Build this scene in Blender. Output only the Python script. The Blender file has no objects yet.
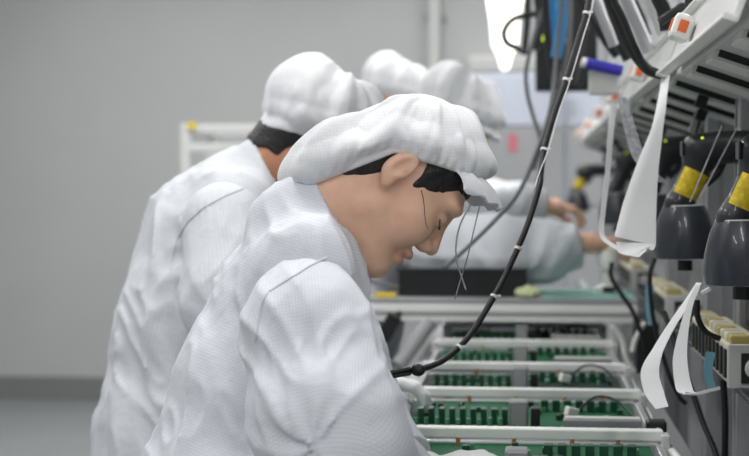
import bpy, bmesh, math, random
import numpy as np
from mathutils import Vector, Matrix
random.seed(7)
SC = bpy.context.scene
COL = SC.collection
V = Vector
R_ = math.radians

# ------------------------------------------------------------------ camera
FPX = 1500.0
CAM = V((0, 0, 1.35))
YAW = math.atan(152.5 / FPX)
PIT = math.atan(41.0 / FPX)
FWD = V((-math.sin(YAW) * math.cos(PIT), math.cos(YAW) * math.cos(PIT), -math.sin(PIT)))
RGT = V((math.cos(YAW), math.sin(YAW), 0))
UPV = RGT.cross(FWD)

def cc(px, py, d):                       # right, depth, up in metres about the eye
    return ((px - 374.5) / FPX * d, d, -(py - 228.0) / FPX * d)

def at(px, py, d):                       # a point of the place seen at px, py and d metres away
    a, b, c = cc(px, py, d)
    return CAM + RGT * a + FWD * b + UPV * c

cam_d = bpy.data.cameras.new('camera')
cam = bpy.data.objects.new('camera', cam_d)
COL.objects.link(cam)
cam.location = CAM
cam.rotation_euler = (math.pi / 2 - PIT, 0, YAW)
cam_d.sensor_width = 36
cam_d.lens = FPX / 749 * 36
cam_d.clip_start = 0.05
cam_d.dof.use_dof = True
cam_d.dof.focus_distance = 1.95
cam_d.dof.aperture_fstop = 4.8
SC.camera = cam

# ------------------------------------------------------------------ materials
def lin(c):
    return tuple(((x / 255) / 12.92 if x / 255 <= 0.04045 else ((x / 255 + 0.055) / 1.055) ** 2.4) for x in c) + (1,)

MATS = {}
def mat(name, rgb, rough=0.5, metal=0.0, bump=0.0, bscale=40.0, var=0.0, vscale=8.0, emit=None, estr=0.0, trans=0.0,
        spec=0.5, sss=0.0, coat=0.0):
    if name in MATS:
        return MATS[name]
    m = bpy.data.materials.new(name)
    m.use_nodes = True
    nt = m.node_tree
    b = nt.nodes['Principled BSDF']
    b.inputs['Base Color'].default_value = lin(rgb)
    b.inputs['Roughness'].default_value = rough
    b.inputs['Metallic'].default_value = metal
    b.inputs['Specular IOR Level'].default_value = spec
    if coat:
        b.inputs['Coat Weight'].default_value = coat
    if sss:
        b.inputs['Subsurface Weight'].default_value = sss
        b.inputs['Subsurface Radius'].default_value = (0.012, 0.005, 0.003)
        b.inputs['Subsurface Scale'].default_value = 0.5
    if trans:
        b.inputs['Transmission Weight'].default_value = trans
        b.inputs['IOR'].default_value = 1.2
    if emit:
        b.inputs['Emission Color'].default_value = lin(emit)
        b.inputs['Emission Strength'].default_value = estr
    tc = nt.nodes.new('ShaderNodeTexCoord')
    if bump:
        n = nt.nodes.new('ShaderNodeTexNoise'); n.inputs['Scale'].default_value = bscale; n.inputs['Detail'].default_value = 4
        nt.links.new(tc.outputs['Object'], n.inputs['Vector'])
        bp = nt.nodes.new('ShaderNodeBump'); bp.inputs['Strength'].default_value = bump; bp.inputs['Distance'].default_value = 0.01
        nt.links.new(n.outputs['Fac'], bp.inputs['Height']); nt.links.new(bp.outputs['Normal'], b.inputs['Normal'])
    if var:
        n = nt.nodes.new('ShaderNodeTexNoise'); n.inputs['Scale'].default_value = vscale; n.inputs['Detail'].default_value = 3
        nt.links.new(tc.outputs['Object'], n.inputs['Vector'])
        r = nt.nodes.new('ShaderNodeValToRGB')
        c = lin(rgb)
        r.color_ramp.elements[0].position = 0.3; r.color_ramp.elements[1].position = 0.7
        r.color_ramp.elements[0].color = tuple(x * (1 - var) for x in c[:3]) + (1,)
        r.color_ramp.elements[1].color = tuple(min(1, x * (1 + var)) for x in c[:3]) + (1,)
        nt.links.new(n.outputs['Fac'], r.inputs['Fac']); nt.links.new(r.outputs['Color'], b.inputs['Base Color'])
    MATS[name] = m
    return m

def cloth_mat(name, rgb, line, pitch=0.005, width=0.2):
    """white antistatic cloth with a fine woven grid; the grid follows the cu / cv attributes of the sewn pieces"""
    m = mat(name, rgb, rough=0.85, spec=0.25)
    nt = m.node_tree; b = nt.nodes['Principled BSDF']
    outs = []
    for at_ in ('cu', 'cv'):
        a = nt.nodes.new('ShaderNodeAttribute'); a.attribute_name = at_
        d = nt.nodes.new('ShaderNodeMath'); d.operation = 'DIVIDE'; d.inputs[1].default_value = pitch
        f = nt.nodes.new('ShaderNodeMath'); f.operation = 'FRACT'
        l = nt.nodes.new('ShaderNodeMath'); l.operation = 'LESS_THAN'; l.inputs[1].default_value = width
        nt.links.new(a.outputs['Fac'], d.inputs[0]); nt.links.new(d.outputs[0], f.inputs[0]); nt.links.new(f.outputs[0], l.inputs[0])
        outs.append(l)
    mx = nt.nodes.new('ShaderNodeMath'); mx.operation = 'MAXIMUM'
    nt.links.new(outs[0].outputs[0], mx.inputs[0]); nt.links.new(outs[1].outputs[0], mx.inputs[1])
    mc = nt.nodes.new('ShaderNodeMixRGB'); mc.inputs['Color1'].default_value = lin(rgb); mc.inputs['Color2'].default_value = lin(line)
    nt.links.new(mx.outputs[0], mc.inputs['Fac']); nt.links.new(mc.outputs['Color'], b.inputs['Base Color'])
    tc = nt.nodes.new('ShaderNodeTexCoord')
    n = nt.nodes.new('ShaderNodeTexNoise'); n.inputs['Scale'].default_value = 22; n.inputs['Detail'].default_value = 5
    nt.links.new(tc.outputs['Object'], n.inputs['Vector'])
    bp = nt.nodes.new('ShaderNodeBump'); bp.inputs['Strength'].default_value = 0.35; bp.inputs['Distance'].default_value = 0.012
    nt.links.new(n.outputs['Fac'], bp.inputs['Height']); nt.links.new(bp.outputs['Normal'], b.inputs['Normal'])
    return m

def skin_mat(name, rgb, lip):
    m = mat(name, rgb, rough=0.48, sss=0.25, spec=0.4)
    nt = m.node_tree; b = nt.nodes['Principled BSDF']
    a = nt.nodes.new('ShaderNodeAttribute'); a.attribute_name = 'lip'
    tc = nt.nodes.new('ShaderNodeTexCoord')
    n = nt.nodes.new('ShaderNodeTexNoise'); n.inputs['Scale'].default_value = 30; n.inputs['Detail'].default_value = 4
    nt.links.new(tc.outputs['Object'], n.inputs['Vector'])
    r = nt.nodes.new('ShaderNodeValToRGB')
    c = lin(rgb)
    r.color_ramp.elements[0].position = 0.35; r.color_ramp.elements[1].position = 0.65
    r.color_ramp.elements[0].color = (c[0] * .93, c[1] * .88, c[2] * .86, 1); r.color_ramp.elements[1].color = (min(1, c[0] * 1.05), c[1] * 1.04, c[2] * 1.04, 1)
    nt.links.new(n.outputs['Fac'], r.inputs['Fac'])
    mc = nt.nodes.new('ShaderNodeMixRGB'); mc.inputs['Color2'].default_value = lin(lip)
    nt.links.new(a.outputs['Fac'], mc.inputs['Fac']); nt.links.new(r.outputs['Color'], mc.inputs['Color1'])
    nt.links.new(mc.outputs['Color'], b.inputs['Base Color'])
    return m

M_WALL = mat('painted_wall', (188, 190, 190), 0.7, var=0.03, vscale=1.2)
M_BASE = mat('baseboard_grey', (128, 130, 129), 0.6)
M_FLOOR = mat('epoxy_floor', (150, 153, 155), 0.25, var=0.04, vscale=2)
M_CEIL = mat('ceiling_white', (215, 216, 216), 0.8)
M_CLOTH = cloth_mat('antistatic_cloth', (222, 224, 230), (209, 213, 222), .0040, .28)
M_CLOTH2 = cloth_mat('antistatic_cloth_far', (216, 219, 224), (205, 209, 216), 0.006, 0.15)
M_CAP = cloth_mat('cap_cloth', (229, 230, 232), (221, 223, 228), 0.0040, 0.25)
M_GLOVE = mat('white_glove', (236, 238, 238), 0.8, bump=0.15, bscale=120)
M_SKIN = skin_mat('skin_woman', (234, 192, 166), (200, 130, 116))
M_SKIN2 = skin_mat('skin_man', (190, 136, 106), (160, 98, 84))
M_HAIR = mat('black_hair', (26, 22, 22), 0.45, bump=0.4, bscale=160)
M_NAVY = mat('navy_trousers', (60, 66, 84), 0.85)
M_SHOE = mat('white_shoe', (216, 216, 216), 0.6)
M_ALU = mat('aluminium', (196, 198, 200), 0.38, 0.75)
M_ALUW = mat('brushed_white_aluminium', (244, 245, 243), 0.4)
M_OLIVE = mat('yellowed_plastic', (186, 172, 104), 0.5)
M_GREYP = mat('grey_panel', (158, 160, 162), 0.55)
M_LGREY = mat('light_grey_plastic', (206, 207, 205), 0.5)
M_WHITEP = mat('white_plastic', (236, 236, 232), 0.4)
M_CLEAR = mat('clear_film', (244, 245, 244), 0.3, trans=0.15)
M_BLACK = mat('black_plastic', (26, 27, 29), 0.4)
M_CABLE = mat('black_rubber', (24, 24, 26), 0.45)
M_GCABLE = mat('grey_rubber', (92, 95, 98), 0.5)
M_DARK = mat('dark_grey_plastic', (38, 40, 44), 0.4, coat=0.2)
M_CUP = mat('slate_plastic', (48, 52, 60), 0.32, coat=0.3)
M_CREAM = mat('cream_plastic', (206, 200, 178), 0.5)
M_PCB = mat('green_board', (20, 92, 58), 0.65, spec=.2, var=0.35, vscale=90)
M_PCBD = mat('dark_green_board', (20, 52, 42), 0.65, spec=.2, var=0.3, vscale=90)
M_CHIP = mat('dark_green_part', (26, 76, 54), 0.4)
M_CHIPL = mat('pale_green_part', (92, 148, 118), 0.4)
M_MBLOCK = mat('grey_metal_block', (150, 152, 154), 0.4, 0.5)
M_YELLOW = mat('yellow_label', (224, 196, 28), 0.5, var=0.25, vscale=120)
M_ORANGE = mat('orange_label', (232, 112, 52), 0.5)
M_BLUE = mat('blue_tube', (36, 118, 172), 0.35)
M_PURPLE = mat('blue_violet', (68, 62, 190), 0.4)
M_TEAL = mat('teal_mat', (134, 182, 172), 0.6)
M_PGREEN = mat('pale_green_cloth', (206, 214, 168), 0.8, bump=0.5, bscale=60)
M_PAPER = mat('paper_liner', (246, 246, 248), 0.6)
_nt = M_PAPER.node_tree; _t = _nt.nodes.new('ShaderNodeBsdfTranslucent'); _t.inputs['Color'].default_value = lin((246, 246, 248)); _mx = _nt.nodes.new('ShaderNodeMixShader'); _mx.inputs['Fac'].default_value = .12
_o = [n for n in _nt.nodes if n.type == 'OUTPUT_MATERIAL'][0]; _nt.links.new(_nt.nodes['Principled BSDF'].outputs[0], _mx.inputs[1]); _nt.links.new(_t.outputs[0], _mx.inputs[2]); _nt.links.new(_mx.outputs[0], _o.inputs['Surface'])
M_PAPERG = mat('printed_liner', (196, 198, 204), 0.6, var=0.3, vscale=150)
M_PBLUE = mat('pale_blue_panel', (196, 202, 216), 0.5)
M_RED = mat('red_label', (200, 112, 122), 0.5)
M_LIME = mat('lime_light', (200, 220, 40), 0.4, emit=(200, 230, 40), estr=1.0)
M_LAMP = mat('lamp_diffuser', (255, 252, 240), 0.5, emit=(255, 252, 240), estr=2.0)
M_TUBE = mat('tube_diffuser', (255, 255, 255), 0.5, emit=(255, 255, 255), estr=4.0)
M_COPPER = mat('copper_part', (196, 140, 92), 0.4, 0.4)
M_TIE = mat('white_tie', (232, 232, 232), 0.4)
M_SKYB = mat('sky_blue_tape', (128, 186, 206), 0.5)

# ------------------------------------------------------------------ object helpers
def tag(o, label=None, cat=None, group=None, kind=None):
    for k, v in (('label', label), ('category', cat), ('group', group), ('kind', kind)):
        if v: o[k] = v
    return o

def empty(name, loc, label, cat, group=None):
    o = bpy.data.objects.new(name, None); COL.objects.link(o); o.location = loc; o.empty_display_size = 0.05
    return tag(o, label, cat, group)

def link(name, me, m, parent=None, local=False):
    o = bpy.data.objects.new(name, me); COL.objects.link(o)
    if m is not None and len(me.materials) == 0: me.materials.append(m)
    if parent is not None:
        o.parent = parent
        if not local:
            w = V((0, 0, 0)); p = parent
            while p is not None: w += p.location; p = p.parent
            o.location = -w
    return o

def copy_tree(o, parent=None):
    c = o.copy(); COL.objects.link(c)
    if parent is not None: c.parent = parent
    for ch in list(o.children): copy_tree(ch, c)
    return c

def smooth_pts(pts, n=6):
    pts = [V(p) for p in pts]
    if len(pts) < 3: return pts
    ext = [pts[0] * 2 - pts[1]] + pts + [pts[-1] * 2 - pts[-2]]
    out = []
    for i in range(1, len(ext) - 2):
        p0, p1, p2, p3 = ext[i - 1:i + 3]
        for k in range(n):
            t = k / n
            out.append(0.5 * ((2 * p1) + (p2 - p0) * t + (2 * p0 - 5 * p1 + 4 * p2 - p3) * t * t + (3 * p1 - p0 - 3 * p2 + p3) * t ** 3))
    out.append(pts[-1])
    return out

class MB:
    def __init__(s): s.bm = bmesh.new()
    def box(s, c, size, rot=None, bev=0.0, seg=2):
        t = bmesh.new(); bmesh.ops.create_cube(t, size=1)
        bmesh.ops.scale(t, vec=size, verts=t.verts)
        if bev: bmesh.ops.bevel(t, geom=list(t.edges), offset=min(bev, min(size) * .45), segments=seg, affect='EDGES', profile=0.5)
        M = Matrix.Translation(V(c)) @ (rot.to_4x4() if rot is not None else Matrix.Identity(4))
        bmesh.ops.transform(t, matrix=M, verts=t.verts)
        me = bpy.data.meshes.new('t'); t.to_mesh(me); t.free(); s.bm.from_mesh(me); bpy.data.meshes.remove(me); return s
    def ring(s, rings, cap=True, closed=False):
        vs = [[s.bm.verts.new(p) for p in r] for r in rings]
        n = len(vs[0]); m = len(vs)
        for i in range(m if closed else m - 1):
            a, b = vs[i], vs[(i + 1) % m]
            for k in range(n): s.bm.faces.new((a[k], a[(k + 1) % n], b[(k + 1) % n], b[k]))
        if cap and not closed:
            s.bm.faces.new(list(reversed(vs[0]))); s.bm.faces.new(vs[-1])
        return s
    def tube(s, pts, r, seg=8, sm=6):
        P = smooth_pts(pts, sm) if sm else [V(p) for p in pts]
        rr = r if callable(r) else (lambda t: r)
        rings = []; up = None
        for i, p in enumerate(P):
            t = (P[min(i + 1, len(P) - 1)] - P[max(i - 1, 0)]).normalized()
            if up is None: up = t.orthogonal().normalized()
            else:
                up = (up - t * up.dot(t)).normalized()
            w = t.cross(up); q = rr(i / max(1, len(P) - 1))
            rings.append([p + (up * math.cos(a) + w * math.sin(a)) * q for a in (2 * math.pi * k / seg for k in range(seg))])
        return s.ring(rings)
    def cyl(s, a, b, r0, r1=None, seg=20):
        r1 = r0 if r1 is None else r1
        return s.tube([a, b], lambda t: r0 + (r1 - r0) * t, seg, 0)
    def lathe(s, base, axis, prof, seg=28, xs=1.0):
        axis = V(axis).normalized(); u = axis.orthogonal().normalized(); w = axis.cross(u)
        rings = [[V(base) + axis * h + (u * math.cos(a) * xs + w * math.sin(a)) * r for a in (2 * math.pi * k / seg for k in range(seg))] for r, h in prof]
        return s.ring(rings)
    def ribbon(s, pts, widths, side, th=0.0008, sm=8):
        P = smooth_pts(pts, sm); n = len(P); m = len(widths) - 1
        rings = []
        for i, p in enumerate(P):
            t = (P[min(i + 1, n - 1)] - P[max(i - 1, 0)]).normalized()
            f = i / (n - 1) * m; k = min(int(f), m - 1); w = widths[k] + (widths[k + 1] - widths[k]) * (f - k)
            sd = side[min(int(round(f)), len(side) - 1)] if isinstance(side, list) else side
            if isinstance(side, list):
                sd = side[k].lerp(side[k + 1], f - k)
            sd = (V(sd) - t * t.dot(V(sd))).normalized(); nn = t.cross(sd)
            rings.append([p + sd * w / 2 + nn * th, p - sd * w / 2 + nn * th, p - sd * w / 2 - nn * th, p + sd * w / 2 - nn * th])
        return s.ring(rings)
    def sphere(s, c, r, seg=16, scale=(1, 1, 1), rot=None):
        t = bmesh.new(); bmesh.ops.create_uvsphere(t, u_segments=seg, v_segments=max(6, seg // 2), radius=r)
        M = Matrix.Translation(V(c)) @ (rot.to_4x4() if rot is not None else Matrix.Identity(4)) @ Matrix.Diagonal((*scale, 1))
        bmesh.ops.transform(t, matrix=M, verts=t.verts)
        me = bpy.data.meshes.new('t'); t.to_mesh(me); t.free(); s.bm.from_mesh(me); bpy.data.meshes.remove(me); return s
    def build(s, name, m, parent=None, local=False, smooth=False):
        me = bpy.data.meshes.new(name)
        bmesh.ops.recalc_face_normals(s.bm, faces=s.bm.faces)
        s.bm.to_mesh(me); s.bm.free()
        if smooth:
            me.polygons.foreach_set('use_smooth', [True] * len(me.polygons))
            try: me.set_sharp_from_angle(angle=R_(40))
            except Exception: pass
        return link(name, me, m, parent, local)

def rotY(deg): return Matrix.Rotation(R_(deg), 3, 'Y')
def rotX(deg): return Matrix.Rotation(R_(deg), 3, 'X')
def rotZ(deg): return Matrix.Rotation(R_(deg), 3, 'Z')

# ------------------------------------------------------------------ sculpting by distance fields
def smin(a, b, k):
    h = np.clip(0.5 + 0.5 * (b - a) / k, 0, 1); return b + (a - b) * h - k * h * (1 - h)
def smax(a, b, k): return -smin(-a, -b, k)

class G:
    """a block of sample points in some right-handed frame"""
    def __init__(s, lo, hi, h):
        s.lo = np.array(lo, np.float32); s.h = h
        n = np.ceil((np.array(hi) - np.array(lo)) / h).astype(int) + 1
        ax = [s.lo[i] + h * np.arange(n[i], dtype=np.float32) for i in range(3)]
        s.P = np.meshgrid(*ax, indexing='ij')
    def ell(s, c, r, R=None):
        q = [s.P[i] - np.float32(c[i]) for i in range(3)]
        if R is not None:
            q = [sum(np.float32(R[j][i]) * q[j] for j in range(3)) for i in range(3)]
        a = np.sqrt(sum((q[i] / np.float32(r[i])) ** 2 for i in range(3)))
        b = np.sqrt(sum((q[i] / np.float32(r[i] * r[i])) ** 2 for i in range(3))) + 1e-9
        return a * (a - 1) / b
    def cone(s, a, b, ra, rb, ks=1.0, axis=1, out=False):
        """a tapering limb; ks stretches it along one frame axis"""
        a = np.array(a, float); b = np.array(b, float)
        sc = [1.0, 1.0, 1.0]; sc[axis] = 1.0 / ks
        m = (a + b) / 2
        q = [(s.P[i] - np.float32(a[i])) * np.float32(sc[i]) for i in range(3)]
        ab = [(b[i] - a[i]) * sc[i] for i in range(3)]
        L = sum(x * x for x in ab) + 1e-12
        t = np.clip(sum(q[i] * np.float32(ab[i]) for i in range(3)) / np.float32(L), 0, 1)
        d = np.sqrt(sum((q[i] - t * np.float32(ab[i])) ** 2 for i in range(3)))
        return d - (ra + (rb - ra) * t)
    def chain(s, pts, rs, k=0.02, ks=1.0):
        d = None
        for i in range(len(pts) - 1):
            e = s.cone(pts[i], pts[i + 1], rs[i], rs[i + 1], ks)
            d = e if d is None else smin(d, e, k)
        return d

TAB = np.random.RandomState(3).rand(32, 32, 32).astype(np.float32)
def noise(x, y, z):
    def f(v):
        i = np.floor(v); t = v - i; return i.astype(int), t * t * (3 - 2 * t)
    i, u = f(x); j, v = f(y); k, w = f(z)
    r = 0
    for a in (0, 1):
        for b in (0, 1):
            for c in (0, 1):
                r = r + TAB[(i + a) & 31, (j + b) & 31, (k + c) & 31] * (u if a else 1 - u) * (v if b else 1 - v) * (w if c else 1 - w)
    return r

def nets(g, D):
    """vertices and quads of the zero surface"""
    n = D.shape; ins = D < 0
    c = [ins[a:n[0] - 1 + a, b:n[1] - 1 + b, e:n[2] - 1 + e] for a in (0, 1) for b in (0, 1) for e in (0, 1)]
    cnt = sum(x.astype(np.int8) for x in c)
    act = (cnt > 0) & (cnt < 8)
    idx = -np.ones(act.shape, np.int64); ii = np.argwhere(act); idx[act] = np.arange(len(ii))
    acc = np.zeros((len(ii), 3)); num = np.zeros(len(ii))
    corner = [(a, b, e) for a in (0, 1) for b in (0, 1) for e in (0, 1)]
    for p in corner:
        for ax in range(3):
            if p[ax] == 0:
                q = list(p); q[ax] = 1
                dp = D[ii[:, 0] + p[0], ii[:, 1] + p[1], ii[:, 2] + p[2]]; dq = D[ii[:, 0] + q[0], ii[:, 1] + q[1], ii[:, 2] + q[2]]
                m = (dp < 0) != (dq < 0)
                t = np.where(m, dp / np.where(m, dp - dq, 1), 0)
                pos = np.repeat(np.array(p, float)[None], len(ii), 0); pos[:, ax] += t
                acc[m] += pos[m]; num[m] += 1
    verts = (ii + acc / num[:, None]) * g.h + g.lo
    quads = []
    for ax in range(3):
        o = [i for i in range(3) if i != ax]
        sl0 = [slice(None)] * 3; sl1 = [slice(None)] * 3
        sl0[ax] = slice(0, n[ax] - 1); sl1[ax] = slice(1, n[ax])
        e = np.argwhere(ins[tuple(sl0)] != ins[tuple(sl1)])
        e = e[(e[:, o[0]] > 0) & (e[:, o[1]] > 0) & (e[:, o[0]] < n[o[0]] - 1) & (e[:, o[1]] < n[o[1]] - 1)]
        if len(e) == 0: continue
        s0 = ins[e[:, 0], e[:, 1], e[:, 2]]
        def cell(d0, d1):
            f = e.copy(); f[:, o[0]] -= d0; f[:, o[1]] -= d1
            return idx[f[:, 0], f[:, 1], f[:, 2]]
        q = np.stack([cell(1, 1), cell(0, 1), cell(0, 0), cell(1, 0)], 1)
        flip = s0 if ax != 1 else ~s0
        q[~flip] = q[~flip][:, ::-1]
        quads.append(q)
    return verts, np.concatenate(quads)

def mesh_from(name, parts, attrs=None):
    """parts: list of (world verts, quads) welded into one mesh datablock"""
    vs = np.concatenate([p[0] for p in parts]); off = 0; qs = []
    for v, q in parts: qs.append(q + off); off += len(v)
    qs = np.concatenate(qs)
    me = bpy.data.meshes.new(name)
    me.vertices.add(len(vs)); me.vertices.foreach_set('co', vs.astype(np.float32).ravel())
    me.loops.add(qs.size); me.loops.foreach_set('vertex_index', qs.astype(np.int32).ravel())
    me.polygons.add(len(qs)); me.polygons.foreach_set('loop_start', np.arange(0, qs.size, 4, dtype=np.int32))
    me.update(calc_edges=True)
    me.polygons.foreach_set('use_smooth', np.ones(len(qs), bool))
    for k, a in (attrs or {}).items():
        at_ = me.attributes.new(k, 'FLOAT', 'POINT'); at_.data.foreach_set('value', np.asarray(a, np.float32))
    me.validate(); me.update()
    return me

def to_world(v, O, B):
    return np.array(O)[None] + v @ np.array([list(b) for b in B])
CB = (RGT, FWD, UPV)

# ------------------------------------------------------------------ heads, caps, hair (local frame: F forward, L left, U up; metres)
def head_field(g, woman=True):
    e, c = g.ell, g.cone
    d = e((.003, 0, .031), (.079, .067, .077))
    d = smin(d, e((.040, 0, -.020), (.050, .057, .078)), .030)
    for s in (-1, 1):
        d = smin(d, c((.012, s * .042, -.062), (.074, s * .016, -.094), .021, .017), .022)
        d = smin(d, e((.058, s * .033, -.028), (.028, .024, .028)), .022)
        d = smin(d, e((.074, s * .030, .028), (.018, .026, .010)), .018)          # brow
    d = smin(d, e((.076, 0, -.092), (.019, .020, .017)), .014)
    d = smin(d, e((.040, 0, -.088), (.050, .040, .022)), .02)                    # soft under the chin
    for s in (-1, 1):
        d = smax(d, -e((.096, s * .032, .006), (.015, .020, .014)), .014)
        d = smin(d, e((.0755, s * .0315, .004), (.0135, .0155, .0115)), .004)    # lidded eye
    d = smin(d, c((.086, 0, .014), (.107, 0, -.022), .006, .0095), .012)
    for s in (-1, 1): d = smin(d, e((.097, s * .011, -.028), (.011, .0075, .0085)), .007)
    for s in (-1, 1): d = smax(d, -e((.102, s * .007, -.0385), (.006, .0036, .006)), .003)
    d = smin(d, e((.090, 0, -.052), (.0125, .024, .008)), .007)
    d = smin(d, e((.088, 0, -.0665), (.0125, .020, .0085)), .007)
    d = smax(d, -e((.105, 0, -.0590), (.012, .026, .0016)), .003)
    # neck
    d = smin(d, c((-.022, 0, -.03), (-.016, 0, -.165), .054, .056), .03)
    # ears
    for s in (-1, 1):
        a = R_(12)
        Rm = ((math.cos(a), 0, math.sin(a)), (0, 1, 0), (-math.sin(a), 0, math.cos(a)))
        ear = e((-.008, s * .072, -.003), (.0155, .0085, .0255), Rm)
        ear = smax(ear, -e((-.004, s * .0825, .000), (.0100, .0085, .0185), Rm), .004)
        ear = smin(ear, e((-.003, s * .072, -.026), (.008, .006, .009), Rm), .006)
        ear = smax(ear, -e((.004, s * .083, -.002), (.0055, .010, .0075), Rm), .003)
        d = smin(d, ear, .006)
    return d

def make_head(E, B, h=0.0022, mat_skin=None, extra=None, scale=1.0):
    g = G((-.12, -.1, -.19), (.135, .1, .14), h)
    D = head_field(g)
    v, q = nets(g, D)
    F, L, U = v[:, 0], v[:, 1], v[:, 2]
    lip = (np.exp(-(((U + .059) / .012) ** 2)) * np.exp(-((L / .022) ** 4)) * (F > .085) * (np.abs(U + .059) < .0165)).astype(float) * .8
    return to_world(v * scale, E, B), q, lip

def hair_field(g, man):
    d = g.ell((.003, 0, .031), (.0835, .0725, .0815))
    d = smin(d, g.ell((-.045, 0, -.03), (.048, .062, .06)), .03)
    if man: d = smin(d, g.cone((-.034, 0, -.04), (-.028, 0, -.078), .051, .0555), .02)
    F, L, U = g.P
    front = (F - .046) * 1.05 + .012 - U                       # keep U above the hairline
    side = np.where(F > -.016, front, -10.0)
    back = np.maximum((-.084 if man else -.094) - U, F + .008 - np.clip(U, -.1, .02) * .1)
    k = smin(np.maximum(front, -1.0), back, .006)
    ear = -g.ell((-.002, -.078, .0), (.024, .03, .034)); ear2 = -g.ell((-.002, .078, .0), (.024, .03, .034))
    d = smax(d, k, .006)
    d = smax(d, ear, .004); d = smax(d, ear2, .004)
    F_, L_, U_ = F, L, U
    w = np.sin(noise(F_ * 45, L_ * 60, U_ * 20) * 40) * .0006
    return d + w

def cap_field(g, style):
    F, L, U = g.P
    d = g.ell((.006, 0, .034), (.086, .079, .085))
    if style == 'lobe':
        a = R_(-14); Rm = ((math.cos(a), 0, math.sin(a)), (0, 1, 0), (-math.sin(a), 0, math.cos(a)))
        d = smin(d, g.ell((-.064, 0, -.056), (.041, .070, .066)), .022)
    else:
        d = g.ell((-.006, 0, .040), (.104, .090, .086))
        d = smin(d, g.ell((-.068, 0, .030), (.074, .086, .074)), .03)
    # gathers run up from the elastic band; the crown keeps loose pleats
    ang = np.arctan2(L, U * .6 - F + .02 if style == 'x' else -(F - .02))
    rad = np.sqrt(L * L + (F + .0) ** 2)
    edgeA = .008 + (F + .016) * .775 - U if style == 'lobe' else -.016 + (F + .016) * .80 - U
    edgeA = edgeA / 1.27
    edgeB = (F + .023 - (U - .008) * .26) if style == 'lobe' else edgeA
    cut = np.minimum(edgeA, edgeB)                              # < 0 on the cap side
    dist = np.clip(-cut, 0, .12)
    s = F * .8 + U * .6 if True else F
    gath = np.sin((F * .79 + U * .61) * 480 + 6 * noise(F * 25, L * 25, U * 25)) * .0016 * np.exp(-dist / .018)
    p1 = (F + .01) * .79 + (U - .045) * .61
    phi = np.arctan2(L, p1)
    n1 = noise(np.cos(phi) * 3.1 + 7, np.sin(phi) * 3.1 + 9, dist * 9 + F * 6 + 3)
    n2 = noise(np.cos(phi) * 5.5 + 17 + U * 10, np.sin(phi) * 5.5 + 5, dist * 16 + 2)
    n3 = noise(F * 30 + 3, L * 30 + 5, U * 30)
    w = np.clip(dist / .02, .25, 1) * np.clip((np.sqrt(L * L + p1 * p1) - .012) / .045, 0, 1)
    rid = (.0115 * (.40 - np.abs(2 * n1 - 1) * 1.7) - .0075 * (np.abs(2 * n2 - 1) - .3)) * w + (n3 - .5) * .004
    puff = -.007 * np.sin(np.clip(dist / .05, 0, 1) * math.pi)
    d = d + gath + rid + puff + .003
    d = np.minimum(d, smin(g.ell((.003, 0, .031), (.0868, .0758, .0848)), g.ell((-.045, 0, -.03), (.0512, .0652, .0632)), .03))
    return d, cut

def crease(g, d, items):
    for a, b, r, kind in items:
        if kind == '-': d = smax(d, -g.cone(a, b, r, r * .5), .006)
        else: d = smin(d, g.cone(a, b, r, r * .5), .012)
    return d

def make_cap(E, B, style, parent, h=0.0025, items=(), scale=1.0, visor=True, m=None):
    g = G((-.16, -.115, -.14), (.13, .115, .16), h)
    d, cut = cap_field(g, style)
    d = crease(g, d, items)
    d = smax(d, cut, .004)
    v, q = nets(g, d)
    cu = v[:, 0] * .85 - v[:, 2] * .5; cv = v[:, 2] * .85 + v[:, 0] * .5
    me = mesh_from('cap', [(to_world(v * scale, E, B), q)], {'cu': cu, 'cv': cv})
    cap = link('cap', me, m or M_CAP, parent)
    if visor:
        bm = MB(); rings = []
        for i in range(33):
            t = -R_(58) + R_(116) * i / 32
            f0, l0 = .078 * math.cos(t) - .004, .079 * math.sin(t)
            ext = .046 * max(0.02, math.cos(t)) ** .6
            f1, l1 = f0 + ext * math.cos(t) ** .3 if math.cos(t) > 0 else f0, l0 + ext * .35 * math.sin(t)
            base = (.008 + (f0 + .016) * .80) if style == 'lobe' else (-.016 + (f0 + .016) * .82)
            pts = []
            for k in range(5):
                u = k / 4
                pts.append((f0 + (f1 - f0) * u, l0 + (l1 - l0) * u, base + .004 + u * .012 * math.cos(t) - u * u * .014 - .003 * math.sin(i * 1.3)))
            prof = [V(p) for p in pts] + [V(p) - V((0, 0, .003)) for p in reversed(pts)]
            rings.append([V(E) + (B[0] * p.x + B[1] * p.y + B[2] * p.z) * scale for p in prof])
        bm.ring(rings)
        vo = bm.build('visor', m or M_CAP, cap, smooth=True)
    return cap

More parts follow.
